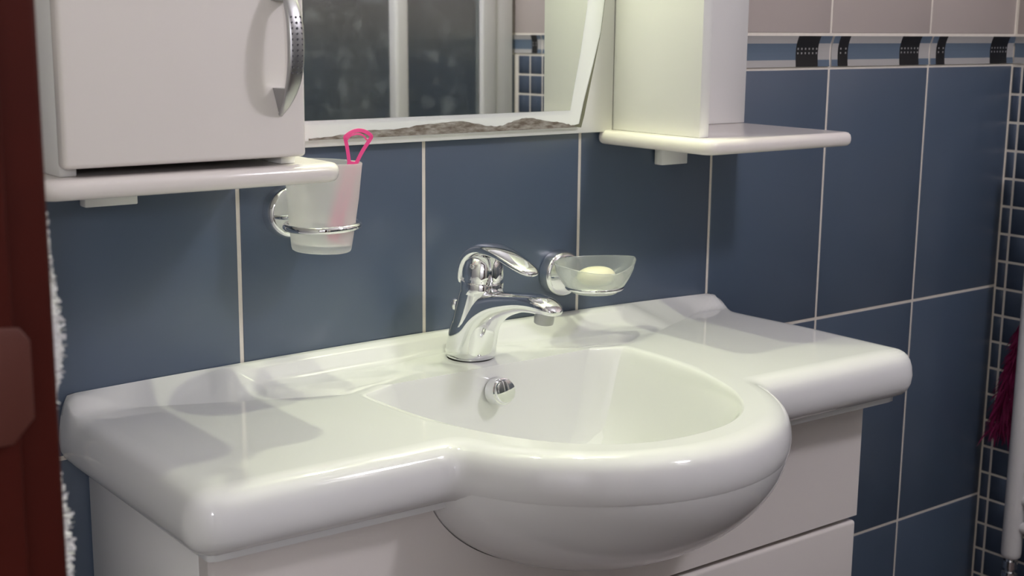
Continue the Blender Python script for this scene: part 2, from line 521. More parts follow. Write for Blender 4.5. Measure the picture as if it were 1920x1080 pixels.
# points behind the wall plane fold onto it: spread them down the back face
V, F = loft(rings, True, True, False)
basin = empty('washbasin', (CX, -0.2, 0.77), 'glossy white ceramic vanity washbasin with wide side wings and bulging bowl', 'washbasin')
bo = obj('basin', local(basin, mesh('basin', V, F, M_CERAMIC, 60)), basin)
# underside of the bowl
UA, UZ, UH, UE = 0.2305, 0.808, 0.147, 1.08      # bowl underside: radius, top, depth, fullness
def under():
    rings = []; n = 112
    for k in range(0, 26):
        ph = (k/25)*(PI/2)*0.985
        zz = UZ-UH*math.sin(ph); rr = math.cos(ph)**UE
        rings.append([(CX+UA*rr*math.cos(2*PI*i/n), BCY+UA*rr*math.sin(2*PI*i/n), zz) for i in range(n)])
    V, F = loft(rings, True, False, True)
    return mesh('bowl_underside', V, F, M_CERAMIC, 60)
obj('bowl_underside', local(basin, under()), basin)
# overflow cap on the basin's rear wall and the drain
ov = obj('overflow_cap', lathe('overflow_cap', [(0.0, 0.010), (0.010, 0.0100), (0.0135, 0.0092), (0.0145, 0.0075), (0.0145, 0.005), (0.0160, 0.0045), (0.0165, 0.002), (0.0165, -0.012)], M_CHROME, 40, 'y'), basin)
ov.location = Vector((CX-0.004, -0.131, 0.816))-basin.location; ov.rotation_euler = (-0.22, 0, 0); tag(ov, 'round chrome overflow cap')
dr = obj('drain', lathe('drain', [(0.0, 0.004), (0.012, 0.004), (0.014, 0.002), (0.02, 0.003), (0.024, 0.0)], M_CHROME, 32), basin)
dr.location = Vector((drain[0], drain[1], ZD-0.1495))-basin.location; tag(dr, 'round chrome drain')

# ------------------------------------------------------------------ vanity cabinet
CL, CR, CF = -0.187, 0.741, -0.300
van = empty('vanity_cabinet', (CX, -0.15, 0.10), 'white lacquered vanity cabinet with drawers under the washbasin', 'cabinet')
part_box('side_panel', van, (CL, CF+0.021, 0.10), (CL+0.016, -0.006, 0.768), M_PANEL, 0.001, 1)
part_box('side_panel', van, (CR-0.016, CF+0.021, 0.10), (CR, -0.006, 0.768), M_PANEL, 0.001, 1)
part_box('bottom_panel', van, (CL+0.016, CF+0.021, 0.10), (CR-0.016, -0.006, 0.116), M_PANEL)
part_box('back_panel', van, (CL+0.016, -0.012, 0.116), (CR-0.016, -0.006, 0.60), M_PANEL)
# upper drawer front: its top is cut out round the bowl
def bowl_half(z):       # half width of the bowl underside on the plane y = CF-0.001
    s = min(1, max(0, (UZ-z)/UH)); rr = math.sqrt(max(0, 1-s*s))**UE
    q = (UA*rr)**2-(CF-0.002-BCY)**2
    return math.sqrt(q) if q > 0 else 0.0
z_lo, z_hi = 0.6085, 0.768
notch = []
zz = [z_hi-(z_hi-0.6640)*i/26 for i in range(27)]
left_n = [(CX-bowl_half(z)-0.0015, z) for z in zz if bowl_half(z) > 0]
zb = left_n[-1][1]
out = [(CL, z_lo), (CR, z_lo), (CR, z_hi)] + [(2*CX-x, z) for x, z in left_n] + [(CX, zb-0.0015)] + left_n[::-1] + [(CL, z_hi)]
up_d = obj('drawer_front', local(van, prism('drawer_front', out, 'y', CF, CF+0.019, M_LACQUER, 0.0)), van)
part_box('drawer_front', van, (CL, CF, 0.36), (CR, CF+0.019, 0.6015), M_LACQUER, 0.005, 4)
part_box('drawer_front', van, (CL, CF, 0.112), (CR, CF+0.019, 0.353), M_LACQUER, 0.005, 4)
for x in (CL+0.05, CR-0.05):
    for y in (-0.05, CF+0.06):
        o = obj('foot', lathe('foot', [(0.0, 0.1), (0.018, 0.1), (0.018, 0.01), (0.024, 0.006), (0.024, 0.0), (0.0, 0.0)], M_SATIN, 20), van)
        o.location = Vector((x, y, 0.0))-van.location

# ------------------------------------------------------------------ tap (single lever mixer)
FX = 0.272
tap = empty('faucet', (FX, -0.067, ZD+0.003), 'chrome single lever basin mixer tap standing behind the bowl', 'faucet')
def ell_ring(cx, cy, cz, rx, ry, tilt=0.0, n=40, p=2.0):
    ring = []
    for i in range(n):
        a = 2*PI*i/n; c, s = math.cos(a), math.sin(a)
        x = rx*math.copysign(abs(c)**(2/p), c); y = ry*math.copysign(abs(s)**(2/p), s)
        ring.append((cx+x, cy+y*math.cos(tilt), cz+y*math.sin(tilt)))
    return ring
b0 = ZD+0.0035
# body with spout grown from its front
rg = [ell_ring(FX, -0.068, b0+0.001, 0.0270, 0.029, 0, 48, 2.4), ell_ring(FX, -0.069, b0+0.012, 0.0268, 0.029, 0, 48, 2.3),
      ell_ring(FX, -0.073, b0+0.032, 0.0262, 0.0285, 0, 48, 2.2), ell_ring(FX, -0.080, b0+0.056, 0.0260, 0.0280, 0.03, 48, 2.1),
      ell_ring(FX, -0.0865, b0+0.076, 0.0258, 0.027, 0.07, 48, 2.05), ell_ring(FX, -0.0905, b0+0.088, 0.0256, 0.0262, 0.10, 48)]
V, F = loft(rg, True, True, True)
obj('body', local(tap, mesh('body', V, F, M_CHROME, 55)), tap)
# spout: sections across x, centre line in the y-z plane
def section(y, z, hw, hh, tilt, n=36, p=2.5):
    ring = []
    for i in range(n):
        a = 2*PI*i/n; c, s = math.cos(a), math.sin(a)
        u = hw*math.copysign(abs(c)**(2/p), c); v = hh*math.copysign(abs(s)**(2/p), s)
        ring.append((FX+u, y+v*math.sin(tilt), z+v*math.cos(tilt)))
    return ring
sp = [(-0.068, b0, 0.0285, 0.031, 1.5708), (-0.0682, b0+0.006, 0.0287, 0.0312, 1.5708), (-0.070, b0+0.016, 0.0280, 0.0308, 1.55), (-0.0745, b0+0.032, 0.0270, 0.0305, 1.48), (-0.080, b0+0.046, 0.0258, 0.0300, 1.33),
      (-0.090, b0+0.0575, 0.0242, 0.0272, 1.08), (-0.105, b0+0.0665, 0.0222, 0.0222, 0.78), (-0.124, b0+0.0745, 0.0200, 0.0172, 0.48), (-0.147, b0+0.0800, 0.0178, 0.0135, 0.24),
      (-0.172, 0.9320, 0.0160, 0.0110, 0.04), (-0.192, 0.9345, 0.0162, 0.0112, -0.06), (-0.208, 0.9345, 0.0162, 0.0106, -0.16), (-0.222, 0.9325, 0.0148, 0.0086, -0.28), (-0.231, 0.9302, 0.0118, 0.0058, -0.4), (-0.2352, 0.9288, 0.006, 0.0025, -0.5)]
V, F = loft([section(*s) for s in sp], True, True, True)
so = obj('spout', local(tap, mesh('spout', V, F, M_CHROME, 60)), tap)
ss = so.modifiers.new('smooth', 'SUBSURF'); ss.levels = 1; ss.render_levels = 1
ae = obj('aerator', lathe('aerator', [(0.0, -0.010), (0.0085, -0.010), (0.0112, -0.009), (0.0116, -0.004), (0.0116, 0.010)], M_SATIN, 32), tap)
ae.location = Vector((FX, -0.2115, 0.9235))-tap.location; ae.rotation_euler = (0.16, 0, 0); tag(ae, 'grey metal aerator under the spout tip')
# cartridge collar and dome
hd = obj('collar', lathe('collar', [(0.0, -0.004), (0.0255, -0.004), (0.0262, -0.001), (0.0262, 0.009), (0.0255, 0.0105), (0.0232, 0.011), (0.0232, 0.0145), (0.0252, 0.015)], M_CHROME, 48), tap)
hd.location = Vector((FX, -0.0905, b0+0.0885))-tap.location; hd.rotation_euler = (0.10, 0, 0)
dm = obj('cartridge_dome', lathe('cartridge_dome', [(0.0252, 0.015), (0.0254, 0.020), (0.0248, 0.026), (0.0228, 0.034), (0.0185, 0.0410), (0.0105, 0.0455), (0.0, 0.0465)], M_CHROME, 48), tap)
dm.location = hd.location; dm.rotation_euler = hd.rotation_euler
st = obj('indicator', lathe('indicator', [(0.0, 0.0012), (0.0025, 0.0010), (0.0034, 0.0)], M_RUBBER, 20, 'y'), tap)
st.location = Vector((FX-0.008, -0.1145, 0.9575))-tap.location; st.rotation_euler = (-0.25, 0, -0.25); tag(st, 'small dark temperature dot')
# lever: hood at the back sweeping over the dome into a flat blade
lv = [(-0.0730, 0.9380, 0.0215, 0.0040, 1.55), (-0.0725, 0.9480, 0.0236, 0.0060, 1.42), (-0.0745, 0.9600, 0.0244, 0.0080, 1.14), (-0.0800, 0.9715, 0.0242, 0.0092, 0.80), (-0.0890, 0.9800, 0.0233, 0.0092, 0.46), (-0.1010, 0.9850, 0.0216, 0.0082, 0.16),
      (-0.1130, 0.9860, 0.0198, 0.0072, -0.04), (-0.1290, 0.9845, 0.0182, 0.0066, -0.18), (-0.1455, 0.9808, 0.0170, 0.0062, -0.27), (-0.1620, 0.9760, 0.0160, 0.0058, -0.32), (-0.1760, 0.9713, 0.0144, 0.0052, -0.33), (-0.1860, 0.9682, 0.0114, 0.0042, -0.32), (-0.1920, 0.9664, 0.006, 0.0022, -0.30)]
V, F = loft([section(y, z, a, b, t, 36, 2.3) for y, z, a, b, t in lv], True, True, True)
lo_ = obj('lever', local(tap, mesh('lever', V, F, M_CHROME, 60)), tap)
s2 = lo_.modifiers.new('smooth', 'SUBSURF'); s2.levels = 1; s2.render_levels = 1
kn = obj('popup_rod', lathe('popup_rod', [(0.0, -0.044), (0.0018, -0.044), (0.0018, 0.0), (0.0040, 0.001), (0.0058, 0.005), (0.0058, 0.010), (0.0040, 0.0135), (0.0, 0.0145)], M_CHROME, 20), tap)
kn.location = Vector((FX+0.001, -0.034, 0.899))-tap.location
seal = obj('base_seal', lathe('base_seal', [(0.0, 0.0), (0.0285, 0.0), (0.0288, -0.0012), (0.0, -0.0012)], M_RUBBER, 40), tap)
seal.location = Vector((FX, -0.068, b0))-tap.location

# ------------------------------------------------------------------ wall rings: tumbler holder and soap dish holder
def wall_disc(par, x, z, R, name='wall_plate'):
    o = obj(name, lathe(name, [(0.0, 0.0185), (R*0.80, 0.0185), (R*0.90, 0.0170), (R*0.96, 0.0130), (R*0.985, 0.0085), (R, 0.0060), (R, 0.0006), (R*0.9, 0.0004)], M_CHROME, 56, 'y'), par)
    o.location = Vector((x, 0, z))-par.location
    return o
# tumbler
hold = empty('tumbler_holder', (0.070, 0, 1.035), 'chrome ring holder on a round wall plate carrying the frosted tumbler', 'holder')
wall_disc(hold, 0.0600, 1.0350, 0.0310)
cupc = Vector((0.0665, -0.072, 0.0))          # axis position
ringz = 1.0265
def circ(cx, cy, cz, r, n=48, a0=0, a1=2*PI, slope=0.0):
    return [(cx+r*math.cos(a0+(a1-a0)*i/n), cy+r*math.sin(a0+(a1-a0)*i/n), cz+slope*math.cos(a0+(a1-a0)*i/n)) for i in range(n)]
obj('ring', local(hold, tube('ring', circ(cupc.x, cupc.y, ringz, 0.0403, 56, slope=0.001), 0.0041, M_CHROME, 14, True)), hold)
obj('arm', local(hold, tube('arm', [(0.0620, -0.017, 1.0345), (0.0640, -0.024, 1.0335), (0.0655, -0.0295, 1.030), (0.0655, -0.033, 1.027)], [0.0052, 0.0048, 0.0045, 0.0042], M_CHROME, 14)), hold)
# tumbler: tapered, leaning a little to the right
cup = empty('tumbler', (cupc.x-0.002, cupc.y, 0.998), 'frosted glass tumbler hung in the chrome wall ring', 'tumbler')
cprof = [(0.0, 0.0), (0.0300, 0.0), (0.0322, 0.0012), (0.0332, 0.004), (0.0365, 0.030), (0.0398, 0.060), (0.0420, 0.0935), (0.0425, 0.0985), (0.0421, 0.0995), (0.0415, 0.0990), (0.0406, 0.0935), (0.0380, 0.060), (0.0350, 0.032), (0.0318, 0.0105), (0.0295, 0.0085), (0.0, 0.0085)]
cb = obj('glass', lathe('glass', cprof, M_CUP, 64), cup)
cup.rotation_euler = (0.0, 0.045, 0)
# tongue scraper in the tumbler
scr = empty('tongue_scraper', (0.0720, -0.073, 1.008), 'bright pink plastic tongue scraper with a looped head in the tumbler', 'tongue scraper')
def strip(name, path, width, thick, material, nrm, closed=False):
    pts = [Vector(p) for p in path]; N = len(pts); nrm = Vector(nrm).normalized(); rings = []
    for i, p in enumerate(pts):
        a = pts[(i-1) % N] if closed or i else p; b = pts[(i+1) % N] if closed or i < N-1 else p
        t = (b-a).normalized(); s = t.cross(nrm).normalized()
        wd = width[i] if isinstance(width, list) else width
        rings.append([p+s*wd/2+nrm*thick/2, p-s*wd/2+nrm*thick/2, p-s*wd/2-nrm*thick/2, p+s*wd/2-nrm*thick/2])
    if closed: rings.append(rings[0])
    V, F = loft(rings, True, not closed, not closed)
    return mesh(name, V, F, material, 40)
fn = Vector((0.5, 0.86, 0.0))                  # the scraper's flat faces the room
sx = Vector((0.86, -0.5, 0.0))
def sc_pt(u, z): return Vector((0.0, 0, z)) + sx*u
def sc_world(u, z):
    k = max(0.0, (z-1.05)/0.09)
    return Vector((0.1085-0.006*k, -0.0740-0.014*k, 0.0)) + sx*u + Vector((0, 0, z-0.0115*min(1, (z-1.0)/0.05)))
hp = [(-0.0270, 1.0085), (-0.0225, 1.030), (-0.0165, 1.055), (-0.0105, 1.080), (-0.0060, 1.1000), (-0.0048, 1.1075)]
hpath = [sc_world(u, z) for u, z in hp]
obj('handle', local(scr, strip('handle', hpath, [0.013, 0.0135, 0.0135, 0.0125, 0.0115, 0.0105], 0.0035, M_PINK, fn)), scr)
loop = [(-0.0080, 1.1040), (-0.0092, 1.1140), (-0.0108, 1.1240), (-0.0128, 1.1335), (-0.0125, 1.1358), (-0.0060, 1.1405), (0.0015, 1.1425), (0.0090, 1.1412), (0.0150, 1.1372), (0.0156, 1.1345), (0.0120, 1.1285), (0.0070, 1.1205), (0.0030, 1.1130), (0.0005, 1.1075), (-0.0025, 1.1035)]
def catmull(P, n=4):
    out = []
    for i in range(len(P)-1):
        p0, p1, p2, p3 = P[max(i-1, 0)], P[i], P[i+1], P[min(i+2, len(P)-1)]
        for k in range(n):
            t = k/n
            out.append(tuple(0.5*((2*p1[d])+(-p0[d]+p2[d])*t+(2*p0[d]-5*p1[d]+4*p2[d]-p3[d])*t*t+(-p0[d]+3*p1[d]-3*p2[d]+p3[d])*t**3) for d in range(len(p1))))
    out.append(P[-1]); return out
lp = [sc_world(u, z) for u, z in catmull(loop)]
obj('loop', local(scr, strip('loop', lp, 0.0040, 0.0036, M_PINK, fn)), scr)
lp2 = [sc_world(u, z) for u, z in catmull([(-0.0110, 1.1320), (-0.0070, 1.1365), (0.0, 1.1385), (0.0065, 1.1370), (0.0110, 1.1315)])]
obj('scraping_edge', local(scr, strip('scraping_edge', lp2, 0.0018, 0.0050, M_PINK, fn)), scr)

# soap dish holder
sh = empty('soap_dish_holder', (0.470, 0, 0.921), 'chrome ring holder on a round wall plate carrying the soap dish', 'holder')
wall_disc(sh, 0.4640, 0.9210, 0.0315)
dcx, dcy = 0.4655, -0.0740
obj('ring', local(sh, tube('ring', circ(dcx, dcy, 0.9135, 0.0355, 56), 0.0033, M_CHROME, 14, True)), sh)
obj('arm', local(sh, tube('arm', [(0.4640, -0.017, 0.9190), (0.466, -0.0235, 0.9180), (0.4705, -0.029, 0.9180), (0.4695, -0.0375, 0.9145)], [0.005, 0.0046, 0.0044, 0.004], M_CHROME, 14)), sh)
dish = empty('soap_dish', (dcx, dcy, 0.9055), 'leaf-shaped frosted glass soap dish with a pointed tip', 'soap dish')
def dish_out(a):        # teardrop outline, blunt left, pointed right
    c, s = math.cos(a), math.sin(a)
    L = 0.0690 if c > 0 else 0.0580
    x = L*math.copysign(abs(c)**(1.6 if c > 0 else 1.0), c)
    y = 0.0440*math.copysign(abs(s)**(1.28 if c > 0 else 1.0), s)
    return x, y
def dish_mesh():
    prof = [(0.0, 0.0, 0), (0.34, 0.0, 0), (0.50, 0.0010, 0), (0.58, 0.0050, 0.05), (0.71, 0.0120, 0.30), (0.84, 0.0205, 0.65), (0.94, 0.0300, 0.9), (0.99, 0.0390, 1), (1.0, 0.0408, 1), (0.985, 0.0414, 1), (0.965, 0.0400, 1), (0.90, 0.0310, 0.9), (0.79, 0.0220, 0.65), (0.66, 0.0140, 0.30), (0.52, 0.0080, 0.05), (0.42, 0.0050, 0), (0.28, 0.0040, 0), (0.0, 0.0040, 0)]
    n = 80; rings = []
    for s, h, k in prof:
        ring = []
        for i in range(n):
            a = 2*PI*i/n
            xo, yo = dish_out(a)
            xc, yc = 0.059*math.cos(a), 0.059*math.sin(a)
            x = xc*(1-k)+xo*k; y = yc*(1-k)+yo*k
            ring.append((x*s, y*s, h-0.010*k*s*max(0.0, -math.sin(a))**1.5))
        rings.append(ring)
    V, F = loft(rings)
    return mesh('glass', V, F, M_DISH, 50)
obj('glass', dish_mesh(), dish)
dish.rotation_euler = (0, 0, 0.0)
soap = obj('soap_bar', mesh('soap_bar', *(lambda R: loft(R, True, True, True))(
    [[(0.0285*math.cos(PI*k/14-PI/2)**0.75*math.cos(2*PI*i/48), 0.0200*math.cos(PI*k/14-PI/2)**0.75*math.sin(2*PI*i/48), 0.0125*math.sin(PI*k/14-PI/2)) for i in range(48)] for k in range(1, 14)]), M_SOAP, 50))
soap.location = (dcx+0.001, dcy-0.002, 0.9270)
tag(soap, 'ivory oval soap bar lying in the frosted soap dish', 'soap')

# ------------------------------------------------------------------ wall units
ZS0, ZS1 = 1.0905, 1.1095          # shelf board
ZT = 1.86
def shelf_me(name, x0, x1, y0, rl, rr):
    # rounded front corners
    pts = [(x1, -0.002), (x0, -0.002)]
    for k in range(9):
        a = PI + (PI/2)*k/8; pts.append((x0+rl+rl*math.cos(a), y0+rl+rl*math.sin(a)))
    for k in range(9):
        a = 1.5*PI + (PI/2)*k/8; pts.append((x1-rr+rr*math.cos(a), y0+rr+rr*math.sin(a)))
    return prism(name, pts, 'z', ZS0, ZS1, M_LACQUER, 0.0078, 60)
# left cabinet
UL, UR, UF = -0.263, -0.0225, -0.2005
lsh = empty('wall_shelf', (-0.12, -0.1, ZS0), 'white shelf board with rounded front corners under the wall cabinet', 'shelf')
obj('board', local(lsh, shelf_me('board', -0.288, 0.0205, -0.2060, 0.02, 0.024)), lsh)
part_box('bracket', lsh, (-0.180, -0.018, 1.058), (-0.1235, -0.002, ZS0), M_PANEL, 0.001, 1)
wc = empty('wall_cabinet', (-0.143, -0.1, ZS1), 'white wall cabinet with a bow handle on its closed door', 'cabinet')
part_box('side_panel', wc, (UL+0.002, UF+0.0205, ZS1+0.0002), (UL+0.018, -0.002, ZT), M_PANEL, 0.0008, 1)
part_box('side_panel', wc, (UR-0.018, UF+0.0205, ZS1+0.0002), (UR-0.002, -0.002, ZT), M_PANEL, 0.0008, 1)
part_box('bottom_panel', wc, (UL+0.018, UF+0.030, 1.128), (UR-0.018, -0.010, 1.144), M_INSIDE)
part_box('back_panel', wc, (UL+0.018, -0.010, ZS1+0.0002), (UR-0.018, -0.002, ZT), M_INSIDE)
part_box('top_panel', wc, (UL+0.002, UF+0.0205, ZT), (UR-0.002, -0.002, ZT+0.016), M_PANEL)
door = part_box('door', wc, (UL, UF, 1.1180), (UR, UF+0.0185, ZT+0.012), M_LACQUER, 0.0045, 4)
# bow handle
hx, hz, hh = -0.0505, 1.2265, 0.0665
def handle():
    rings = []
    N = 40
    for k in range(N+1):
        t = -1+2*k/N
        z = hz + hh*t
        yy = UF - 0.0335*(1-abs(t)**2.6)
        wd = 0.0022 + 0.0062*(1-abs(t)**3.2)
        th = 0.0022 + 0.0016*(1-t*t)
        # slope of the bow
        dyt = 0.0335*2.6*abs(t)**1.6*math.copysign(1, t)/hh
        nn = Vector((0, -1, dyt)).normalized() if True else None
        ring = []
        for i in range(20):
            a = 2*PI*i/20; c, s = math.cos(a), math.sin(a)
            u = wd*math.copysign(abs(c)**0.7, c); v = th*math.copysign(abs(s)**0.8, s)
            p = Vector((hx, yy, z)) + Vector((1, 0, 0))*u + nn*v
            p.y = min(p.y, UF-0.0003)
            ring.append(p)
        rings.append(ring)
    V, F = loft(rings, True, True, True)
    return mesh('handle', V, F, M_SATIN, 50)
hobj = obj('handle', local(wc, handle()), door); tag(hobj, 'satin grey metal bow handle with rows of dimples')
# feet of the handle: wedge blocks against the door
for sgn in (-1, 1):
    z1, z2 = hz+sgn*0.0640, hz+sgn*0.0410
    yb = UF-0.0003
    wv = [(hx-0.0022, yb, z1), (hx+0.0022, yb, z1), (hx+0.0078, yb, z2), (hx-0.0078, yb, z2),
          (hx-0.0018, yb-0.0035, z1), (hx+0.0018, yb-0.0035, z1), (hx+0.0070, yb-0.0235, z2), (hx-0.0070, yb-0.0235, z2)]
    fo = obj('handle_foot', local(wc, mesh('handle_foot', wv, [(0,1,2,3),(4,5,6,7),(0,1,5,4),(1,2,6,5),(2,3,7,6),(3,0,4,7)], M_SATIN)), door)
V, F = [], []
for r in range(11):
    z = hz-0.0255+r*0.0051
    t = (z-hz)/hh
    yy = UF-0.0335*(1-abs(t)**2.6)-0.0039-0.00016*(0)
    for u in (-0.0046, 0.0, 0.0046):
        yv = yy + (0.00055 if u else 0.0)
        b = len(V)
        n = 8
        V += [(hx+u+0.00125*math.cos(2*PI*i/n), yv-0.00012, z+0.00125*math.sin(2*PI*i/n)) for i in range(n)]
        F.append(tuple(range(b, b+n)))
        b = len(V)
        V += [(hx+u+0.0006+0.0006*math.cos(2*PI*i/n), yv-0.00022, z-0.0007+0.0006*math.sin(2*PI*i/n)) for i in range(n)]
        F.append(tuple(range(b, b+n)))
dm_me = mesh('dimples', V, F, None, None, False, [M_DIMPLE, M_SATIN], [i % 2 for i in range(len(F))])
dmo = obj('dimples', local(wc, dm_me), door); dmo['kind'] = 'stuff'

# right open unit
ru = empty('open_wall_shelf', (0.66, -0.1, ZS0), 'white open wall unit with side panel, back panel and rounded shelf board', 'shelf')
obj('shelf_board', local(ru, shelf_me('shelf_board', 0.5265, 0.8035, -0.2120, 0.020, 0.012)), ru)
part_box('side_panel', ru, (0.5450, -0.1760, ZS1+0.0002), (0.5615, -0.002, ZT), M_PANEL, 0.0008, 1)
part_box('back_panel', ru, (0.5615, -0.0120, ZS1+0.0002), (0.8025, -0.002, ZT), M_PANEL, 0.0008, 1)
part_box('top_panel', ru, (0.5450, -0.1760, ZT), (0.8025, -0.002, ZT+0.016), M_PANEL)
part_box('bracket', ru, (0.634, -0.018, 1.0570), (0.6835, -0.002, ZS0), M_PANEL, 0.001, 1)

# mirror on its backing board
mir = empty('wall_mirror', (0.265, -0.016, 1.107), 'wall mirror with etched border and desilvered lower edge on a white board', 'mirror')
part_box('backing_board', mir, (UR+0.001, -0.0140, 1.1070), (0.5443, -0.0015, ZT-0.012), M_PANEL, 0.001, 1)
TILT = 0.0052
def my(z, off=0.0): return -0.0205+off + (z-1.115)*TILT
edgeR = [(0.4835, 1.1150), (0.4885, 1.1300), (0.4930, 1.1490), (0.5050, 1.1970), (0.5150, 1.2380), (0.5210, 1.2790), (0.5250, 1.3300), (0.5270, 1.4000), (0.5270, 1.5200), (0.5210, 1.6500), (0.5050, 1.7500), (0.4835, 1.8000)]
innR = [(0.4645, 1.1380), (0.4690, 1.1600), (0.4800, 1.2100), (0.4905, 1.2700), (0.4960, 1.3300), (0.4980, 1.4000), (0.4980, 1.5200), (0.4930, 1.6400), (0.4830, 1.7200), (0.4645, 1.7760)]
ML = UR+0.004
def sheet(name, outline, off, material, thick=0.0):
    n = len(outline)
    V = [(x, my(z, off), z) for x, z in outline]
    F = [tuple(range(n))]
    if thick:
        V += [(x, my(z, off)+thick, z) for x, z in outline]
        F += [tuple(range(2*n-1, n-1, -1))] + [(i, (i+1) % n, n+(i+1) % n, n+i) for i in range(n)]
    return mesh(name, V, F, material)
gl = obj('glass_sheet', local(mir, sheet('glass_sheet', [(ML, 1.115)]+edgeR+[(ML, 1.800)], 0.0004, M_FROSTBAND, 0.0042)), mir); tag(gl, 'pale etched glass border of the mirror')
mg = obj('mirror_glass', local(mir, sheet('mirror_glass', [(ML+0.002, 1.138)]+innR+[(ML+0.002, 1.776)], -0.0002, M_MIRROR, 0.0005)), mir); tag(mg, 'clear reflecting mirror surface')
# desilvered wavy stain along the lower edge
top = [(0.0795, 1.1175), (0.095, 1.1185), (0.115, 1.1195), (0.135, 1.1225), (0.155, 1.1240), (0.18, 1.1245), (0.205, 1.1245), (0.225, 1.1272), (0.25, 1.1290), (0.275, 1.1300), (0.293, 1.1300), (0.312, 1.1265), (0.332, 1.1230), (0.350, 1.1220), (0.368, 1.1265), (0.385, 1.1300), (0.398, 1.1305), (0.412, 1.1282), (0.428, 1.1252), (0.447, 1.1232), (0.462, 1.1200), (0.476, 1.1172)]
top = catmull(top, 4)
top = [(x, z+0.0004*math.sin(x*900)+0.0003*math.sin(x*2300+1)) for x, z in top]
stn = obj('edge_stain', local(mir, sheet('edge_stain', [(x, 1.1156) for x, z in (top[0], top[-1])] + top[::-1], -0.0001, M_STAIN)), mir); tag(stn, 'brown grey wavy stain where the silvering has failed')
dark = [(0.4835, 1.1152), (0.4885, 1.1300), (0.4930, 1.1490), (0.5050, 1.1970), (0.5150, 1.2380), (0.5210, 1.2790), (0.5250, 1.33)]
dl = [(x-0.0050*(1-sstep(1.14, 1.235, z))-0.0006, z) for x, z in dark]
dl[0] = (0.462, 1.1172); dl[1] = (0.4800, 1.1200)
ed = obj('glass_edge', local(mir, sheet('glass_edge', dark + dl[::-1], -0.0001, M_EDGE)), mir); tag(ed, 'dark bevelled right edge of the glass')

# lamp canopy over the mirror, two lit spots
can = empty('lamp_canopy', (0.265, -0.09, ZT-0.012), 'white canopy board with two lit spots over the mirror', 'lamp')
part_box('canopy_board', can, (UR+0.001, -0.170, ZT-0.0115), (0.5443, -0.0015, ZT+0.010), M_PANEL, 0.002, 2)
for lx in (0.14, 0.426):
    o = obj('spot_rim', lathe('spot_rim', [(0.019, 0.0), (0.032, 0.0), (0.032, -0.006), (0.028, -0.010), (0.019, -0.010)], M_CHROME, 32), can)
    o.location = Vector((lx, -0.098, ZT-0.012))-can.location
    l = bpy.data.lights.new('spot_bulb', 'SPOT'); l.spot_size = math.radians(165); l.spot_blend = 0.25; l.shadow_soft_size = 0.012; l.energy = SPOT_W; l.color = SPOT_COL
    lo = bpy.data.objects.new('spot_bulb', l); C.objects.link(lo); lo.parent = can
    lo.location = Vector((lx, -0.098, ZT-0.034))-can.location

# ------------------------------------------------------------------ towel radiator and bath puff by the right wall
rad = empty('towel_radiator', (1.43, -0.11, 0.20), 'white towel radiator post with chrome valve at the right wall', 'radiator')
def post(y, nm='post'):
    return obj(nm, local(rad, mesh(nm, *loft([[(1.432+r*math.cos(2*PI*i/24), y+r*math.sin(2*PI*i/24), z) for i in range(24)] for r, z in ((0.006, 0.318), (0.0125, 0.319), (0.0165, 0.323), (0.0175, 0.330), (0.0175, 1.045), (0.0145, 1.053), (0.006, 1.055))], True, True, True), M_RAD, 50)), rad)
post(-0.1125); post(-0.5625)
for z in (0.38, 0.43, 0.48, 0.60, 0.65, 0.70, 0.82, 0.87, 0.92, 1.0):
    obj('rung', local(rad, tube('rung', [(1.434, -0.125, z), (1.434, -0.3375, z), (1.434, -0.550, z)], 0.0100, M_RAD, 14)), rad)
for y in (-0.1125, -0.5625):
    o = obj('valve', lathe('valve', [(0.0, 0.0), (0.008, 0.0), (0.008, -0.004), (0.0125, -0.004), (0.0125, -0.018), (0.009, -0.019), (0.009, -0.024), (0.014, -0.025), (0.014, -0.050), (0.008, -0.052), (0.008, -0.318), (0.0, -0.318)], M_CHROME, 28), rad)
    o.location = Vector((1.432, y, 0.3182))-rad.location
    for z in (0.36, 0.98):
        o = obj('wall_bracket', local(rad, tube('wall_bracket', [(1.4345, y, z), (XR-0.0005, y, z)], 0.006, M_RAD, 12)), rad)

# magenta puff hanging between radiator and wall
def puff():
    V, F = [], []
    base = Vector((1.465, -0.050, 0.46)); 
    rnd = random.Random(5)
    for k in range(1500):
        h = rnd.random()**0.8
        z = 0.530+0.215*h
        rad_ = 0.024*(1-h)**0.7+0.005
        a = rnd.uniform(0, 2*PI)
        cy = -0.056-0.030*h
        p = Vector((1.462+0.5*rad_*math.cos(a)*rnd.random(), cy+rad_*math.sin(a)*rnd.random()**0.5, z))
        d = Vector((rnd.uniform(-.3, .3), math.sin(a)*rnd.uniform(0.2, 0.9), -1)).normalized()
        L = rnd.uniform(0.02, 0.045); wv = Vector((rnd.uniform(-1, 1), rnd.uniform(-1, 1), rnd.uniform(-.3, .3))).normalized()*rnd.uniform(0.0006, 0.0022)
        b = len(V); q = p+d*L*0.5+wv*rnd.uniform(-1, 1); e = p+d*L
        V += [p-wv*0.4, p+wv*0.4, q+wv, q-wv, e]
        V[-5:] = [Vector((min(v.x, XR-0.006), max(v.y, -0.0930), v.z)) for v in V[-5:]]
        F += [(b, b+1, b+2, b+3), (b+3, b+2, b+4)]
    return mesh('puff', V, F, M_MAGENTA, None, False)
pf = empty('bath_puff', (1.46, -0.06, 0.46), 'magenta feathery bath puff hanging beside the white radiator post', 'bath puff')
po = obj('puff', local(pf, puff()), pf)
obj('hanging_cord', local(pf, tube('hanging_cord', [(1.462, -0.086, 0.735), (1.468, -0.087, 0.78), (1.476, -0.088, 0.80), (XR-0.0005, -0.088, 0.812)], 0.0015, M_MAGENTA, 8)), pf)

